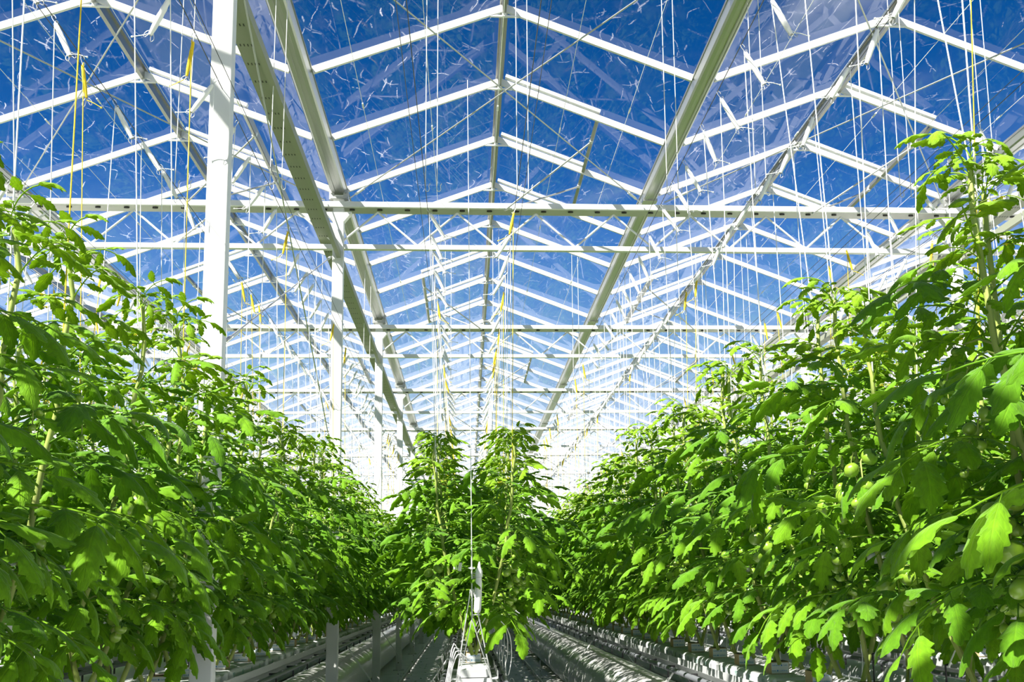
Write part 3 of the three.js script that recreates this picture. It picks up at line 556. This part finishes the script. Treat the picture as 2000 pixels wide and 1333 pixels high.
const upperLoop = tube([V(0.0, -0.05, 0), V(0.014, -0.038, 0.004), V(0.008, -0.03, 0.006), V(0, -0.05, 0.004)], 0.0014, 10, 4), lowerLoop = tube([V(0.0, -0.21, 0), V(0.018, -0.245, 0), V(0.024, -0.225, 0), V(0.006, -0.205, 0), V(-0.014, -0.25, 0.004), V(-0.022, -0.235, 0.004), V(-0.004, -0.205, 0)], 0.0016, 22, 4);
const whiteWind = windGeo(0.185, 0.0135).translate(0, -0.04, 0), yellowWind = windGeo(0.165, 0.0095).translate(0, -0.04, 0);
const tailPiece = mergeGeometries([tube([V(0, -0.215, 0), V(0.03, -0.235, 0.01), V(0.065, -0.262, 0.006)], 0.0022, 8, 4), new THREE.SphereGeometry(0.005, 6, 5).translate(0.067, -0.264, 0.006)]);
let bobbinW, bobbinY;
function bobbin(yellow, pos, inward, tilt, stringTo, label, group, R) {
  let b; const base = yellow ? bobbinY : bobbinW;
  if (!base) {
    b = thing('twine_bobbin', label, 'bobbin', pos, 0, group); const body = new THREE.Group(); body.name = 'bobbin_body'; b.add(body);
    mesh('wire_hook', hookGeo, M.hook, body); mesh('wire_loop', upperLoop, M.hook, body); mesh('wire_loop', lowerLoop, M.hook, body); mesh('wound_twine', yellow ? yellowWind : whiteWind, yellow ? M.twineYellow : M.twine, body); mesh('twine_tail', tailPiece, yellow ? M.twineYellow : M.twine, body);
    mesh('string', UNIT_THREAD, yellow ? M.twineYellow : M.twine, b); if (yellow) bobbinY = b; else bobbinW = b;
  } else { b = base.clone(); b.name = numbered('twine_bobbin'); scene.add(b); tag(b, label, 'bobbin'); if (group) b.userData.group = group; else delete b.userData.group; b.position.set(...pos); }
  const body = b.children[0]; body.rotation.set((R() - 0.5) * 0.25, inward < 0 ? Math.PI : 0, 0); body.rotateZ(tilt);
  const from = V(inward * 0.012, -0.03, 0.004), to = stringTo.clone().sub(V(...pos)); rodMatrix(from, to, 0.005).decompose(b.children[1].position, b.children[1].quaternion, b.children[1].scale);
  return b;
}

// ------------------------------------------------------------------ planting
const NEAR_TO = [0, 13.0, 13.5, 13.0, 0, 0, 0], THING_TO = [8.5, 19, 19, 19, 8.5, 0, 0], FAR_TO = [36, ROW_TO - 2, ROW_TO - 2, ROW_TO - 2, 36, 36, 36];
const farPlants = protoFar.map(() => []), farBob = [[], []], farStr = [[], []];
ROWS.forEach((x, r) => {
  for (const s of [-1, 1]) {
    const R = rng(3000 + r * 11 + s), d0 = r === 2 ? ROW_FROM[r] + 0.20 + (s > 0 ? 0.10 : 0.0) : ROW_FROM[r] - 0.1 + (s > 0 ? 0.2 : 0); let n = 0;
    const sideSays = s < 0 ? 'left' : 'right';
    for (let d = d0, i = 0; d < FAR_TO[r]; d += PITCH, i++) {
      const near = d < NEAR_TO[r], asThing = d < THING_TO[r], set = near ? protoNear : protoFar, v = Math.floor(R() * set.length), [g, info] = set[v];
      const sc = (0.955 + 0.09 * R()) * (r === 2 ? 0.97 : r === 3 ? 0.965 : r === 1 ? 0.97 : 1) * (d > 10 ? 1.0 : 1), turn = (s > 0 ? 0 : Math.PI) + (R() - 0.5) * 0.25, dd = d + (R() - 0.5) * 0.12, pos = V(x + s * 0.01 + (r === 1 && s > 0 ? 0.06 : 0), SLAB_TOP + 0.055, -dd);
      if (asThing) {
        const p = g.clone(); p.name = numbered('tomato_plant'); p.position.copy(pos); p.rotation.y = turn; p.scale.setScalar(sc); scene.add(p);
        for (const t of (r === 3 && s < 0 ? { 3: [0.34], 5: [0.33, 0.62], 6: [0.5], 8: [0.45] }[i] : r === 2 && i === 0 ? [0.40] : r === 1 && s > 0 ? { 4: [0.34], 7: [0.5] }[i] : 0) || []) {   // bunches that hang on the near side
          const f = fruitTruss(p, t > 0.55 ? 0.022 : 0.029, t > 0.55 ? 4 : 5, R); f.position.copy(info.curve.getPoint(t)).add(V(s > 0 ? 0 : 0.02, 0, 0)); f.rotation.y = -Math.PI / 2 - turn + (r === 2 ? s * 0.5 : s * 0.8); f.scale.setScalar(r === 2 ? 1.15 : 1.3);
        }
        const front = i < 30 && (r === 1 || r === 2 || r === 3);
        tag(p, front ? `leafy green tomato plant, ${ord(i)} from the front on the ${sideSays} side of the ${ROW_SAYS[r]}` : `leafy tomato plant in the dense foliage of the ${ROW_SAYS[r]}, ${sideSays} side`, 'tomato plant', front ? undefined : `tomato plants further down the ${ROW_SAYS[r]}, ${sideSays} side`);
      } else farPlants[v].push(new THREE.Matrix4().compose(pos, new THREE.Quaternion().setFromEuler(new THREE.Euler(0, turn, 0)), V(sc, sc, sc)));
      // its bobbin and string
      const top = info.curve.getPoint(0.80).multiplyScalar(sc).applyAxisAngle(V(0, 1, 0), turn).add(pos), yellow = R() < 0.24, hz = -dd - info.slant * 0.5 * (s > 0 ? -1 : 1) * 0, hook = V(x + s * WIRE_X, Y_WIRE - 0.006, hz + (R() - 0.5) * 0.12), tilt = (yellow ? 0.10 + 0.15 * R() : 0.35 + 0.22 * R());
      if (asThing) bobbin(yellow, hook.toArray(), -s, tilt, top, `${yellow ? 'slim yellow' : 'white'} twine bobbin, ${ord(i)} along the ${sideSays} wire, ${ROW_SAYS[r]}`, undefined, R);
      else { const k = yellow ? 1 : 0; farBob[k].push(new THREE.Matrix4().compose(hook, new THREE.Quaternion().setFromEuler(new THREE.Euler(0, s > 0 ? Math.PI : 0, 0)).multiply(new THREE.Quaternion().setFromEuler(new THREE.Euler(0, 0, tilt))), V(1, 1, 1))); farStr[k].push(rodMatrix(hook, top, 0.005)); }
    }
  }
  if (r === 2) for (const s of [-1, 1]) for (let k = 0; k < 10; k++) {         // no plants under the wires in front of the middle row: the strings stop short
  }
});
{
  const g = new THREE.Group(); g.name = numbered('distant_tomato_plants'); g.userData.kind = 'stuff'; g.userData.label = 'green tomato plants merging together far down all the rows'; scene.add(g);
  protoFar.forEach(([src], v) => src.children.forEach((c) => { const m = new THREE.InstancedMesh(c.geometry, c.material, farPlants[v].length); m.name = c.name; farPlants[v].forEach((q, i) => m.setMatrixAt(i, q)); g.add(m); }));
  const b = new THREE.Group(); b.name = numbered('distant_twine_bobbins'); b.userData.kind = 'stuff'; b.userData.label = 'white and yellow bobbins with strings far down the wires'; scene.add(b);
  for (const k of [0, 1]) for (const [name, geo, mat, list] of [['wound_twine', k ? yellowWind : whiteWind, k ? M.twineYellow : M.twine, farBob[k]], ['string', UNIT_THREAD, k ? M.twineYellow : M.twine, farStr[k]]]) { const m = new THREE.InstancedMesh(geo, mat, list.length); m.name = name; list.forEach((q, i) => m.setMatrixAt(i, q)); b.add(m); }
}
// white hanger rods that hold the crop wires, hooked at the lower end
{
  const hang = (x, d, top, label) => { const h = thing('wire_hanger', label, 'hanger', [x, Y_WIRE, -d]); rod('rod', V(0, 0.02, 0), V(0.01, top - Y_WIRE, 0), 0.006, M.white, h); mesh('hook_end', tube([V(0, 0.03, 0), V(0, -0.01, 0), V(0.012, -0.022, 0), V(0.024, -0.008, 0), V(0.022, 0.02, 0), V(0.03, 0.035, 0)], 0.0028, 14, 5), M.white, h); };
  const nth = ['first', 'second'], roofAt = (x) => { const u = ((x - GX) % SPAN + SPAN) % SPAN - SPAN / 2; return Y_RIDGE - Math.abs(u) * (Y_RIDGE - Y_GUT - 0.04) / (SPAN / 2 - 0.075); };
  ROWS.forEach((x, r) => { if (r === 0 || r > 4) return; for (const s of [-1, 1]) [6.61, 12.86].forEach((d, j) => { for (const k of [0, 1]) hang(x + s * WIRE_X + 0.075 * k, d, roofAt(x + s * WIRE_X + 0.075 * k) - 0.03, `white hooked hanger rod, ${['left', 'right'][k]} of ${nth[j]} pair, ${s < 0 ? 'left' : 'right'} wire, ${ROW_SAYS[r]}`); }); });
}

// ------------------------------------------------------------------ the front end of the middle row
{
  const d = 6.62, x = ROWS[2];
  const f = thing('row_end_stand', 'pale steel wire trestle standing at the front end of the middle row', 'stand', [x, SLAB_TOP - 0.2, -d]);
  const apex = V(-0.012, 0.70, 0);
  rod('leg', V(-0.145, -0.1, 0.0), apex.clone().add(V(-0.008, -0.03, 0)), 0.008, M.hook, f); rod('leg', V(0.15, -0.1, 0), apex.clone().add(V(0.008, -0.03, 0)), 0.008, M.hook, f);
  rod('inner_leg', V(-0.115, 0.05, -0.02), V(-0.012, 0.49, -0.02), 0.007, M.hook, f); rod('inner_leg', V(0.125, 0.05, -0.02), V(-0.012, 0.49, -0.02), 0.007, M.hook, f);
  rod('spine', V(-0.012, 0.49, 0), V(-0.012, 0.98, 0), 0.010, M.hook, f); rod('cross_bar', V(-0.012, 0.515, 0), V(0.04, 0.515, 0), 0.007, M.hook, f);
  const nut = mesh('wing_nut', mergeGeometries([new THREE.CylinderGeometry(0.011, 0.011, 0.016, 8), new THREE.BoxGeometry(0.04, 0.008, 0.01)]), M.hook, f); nut.position.set(-0.012, 0.80, 0);
  const s = thing('end_cord', 'thin white cord rising from the wire trestle between the two front plants', 'cord', [x - 0.012, SLAB_TOP + 0.78, -d]); rod('strand', V(0, 0, 0), V(-0.01, Y_LOW - SLAB_TOP - 0.78, -0.1), 0.005, M.twine, s, UNIT_THREAD);
  const prof = [[0.0, 0], [0.020, 0.004], [0.026, 0.03], [0.027, 0.12], [0.025, 0.20], [0.020, 0.25], [0.026, 0.262], [0.024, 0.30], [0.012, 0.325], [0.009, 0.345], [0.006, 0.36], [0.0, 0.365]].map(([a, b]) => new THREE.Vector2(a, b));
  const b = thing('hanging_sleeve', 'white fabric sleeve with a tied neck hanging on the wire trestle', 'sleeve', [x + 0.02, SLAB_TOP + 0.325, -d + 0.03]); b.scale.setScalar(0.86);
  const sg = new THREE.LatheGeometry(prof, 16), sp = sg.attributes.position; for (let i = 0; i < sp.count; i++) { const k = 1 + 0.12 * noise.noise(sp.getX(i) * 60, sp.getY(i) * 20, sp.getZ(i) * 60); sp.setX(i, sp.getX(i) * k + 0.05 * sp.getY(i)); } sg.computeVertexNormals();
  mesh('fabric', sg, M.twine, b); const tie = mesh('tie', new THREE.TorusGeometry(0.023, 0.003, 6, 16).rotateX(Math.PI / 2), M.hook, b); tie.position.set(0.0125, 0.252, 0);
  const tabs = [[-0.115, 0.20, 0.03], [-0.085, 0.19, 0.03]].map(([a, y]) => [a, y]);
  tabs.forEach(([a, y], i) => { const t = lone('paper_clip_tab', new RoundedBoxGeometry(0.022, 0.052, 0.004, 2, 0.0018), M.whiteFlat, `small white tab, ${i ? 'right' : 'left'} one of two hanging over the front tomatoes`, 'tab', [x + a, SLAB_TOP + y + 0.42, -d - 0.02]); t.rotation.z = i ? -0.12 : 0.08; });
  for (let k = 0; k < 4; k++) lone('drip_hose', tube([V(-0.02 * k, 0.0, 0), V(-0.07 - 0.01 * k, 0.05 + 0.02 * k, 0.04), V(-0.11 - 0.008 * k, -0.03, 0.05), V(-0.13 - 0.01 * k, -0.22, 0.02), V(-0.12, -0.45, 0)], 0.0035, 22, 5), M.drip, `thin white drip hose looping beside the front slab, ${ord(k)} outward`, 'hose', [x - 0.02, SLAB_TOP + 0.04, -d + 0.05]);
  // thin wire loop stakes in the ground sheet along both sides of the middle row
  const loop = mergeGeometries([rodGeo(V(0, 0, 0), V(0, 0.62, 0), 0.005), tube([V(0, 0.62, 0), V(0.02, 0.66, 0), V(0.018, 0.70, 0), V(0, 0.715, 0), V(-0.018, 0.70, 0), V(-0.018, 0.66, 0), V(0, 0.61, 0)], 0.0026, 18, 5)]);
  for (const s of [-1, 1]) for (let k = 0; k < 9; k++) { const o = lone('loop_stake', loop, M.drip, `thin white wire stake with looped top, ${ord(k)} in the line ${s < 0 ? 'left' : 'right'} of the middle row`, 'stake', [x + s * (0.30 + 0.03 * (k % 2)), 0, -8.2 - 0.9 * k]); o.rotation.y = 0.4 * k; }
}
{ // leaf litter on the ground sheet of the aisles
  const R = rng(77), geo = new Blade(); leaflet(geo, V(0, 0, 0), V(1, 0, 0), V(0, 1, 0), 0.06, R, true);
  const m = new THREE.InstancedMesh(geo.build(), M.leafDark, 120); m.name = numbered('fallen_leaves'); m.userData.kind = 'stuff'; m.userData.label = 'fallen leaf scraps scattered over the white ground sheet';
  for (let i = 0; i < 120; i++) m.setMatrixAt(i, new THREE.Matrix4().compose(V((R() < 0.5 ? -0.75 : 0.85) + (R() - 0.5) * 0.9, 0.012, -6 - R() * 24), new THREE.Quaternion().setFromEuler(new THREE.Euler(0, R() * 6.3, 0)), V(0.8, 0.5, 0.8)));
  scene.add(m);
}
scene.traverse((o) => { if (o.isMesh) { o.castShadow = true; o.receiveShadow = true; } });
renderer.render(scene, camera);
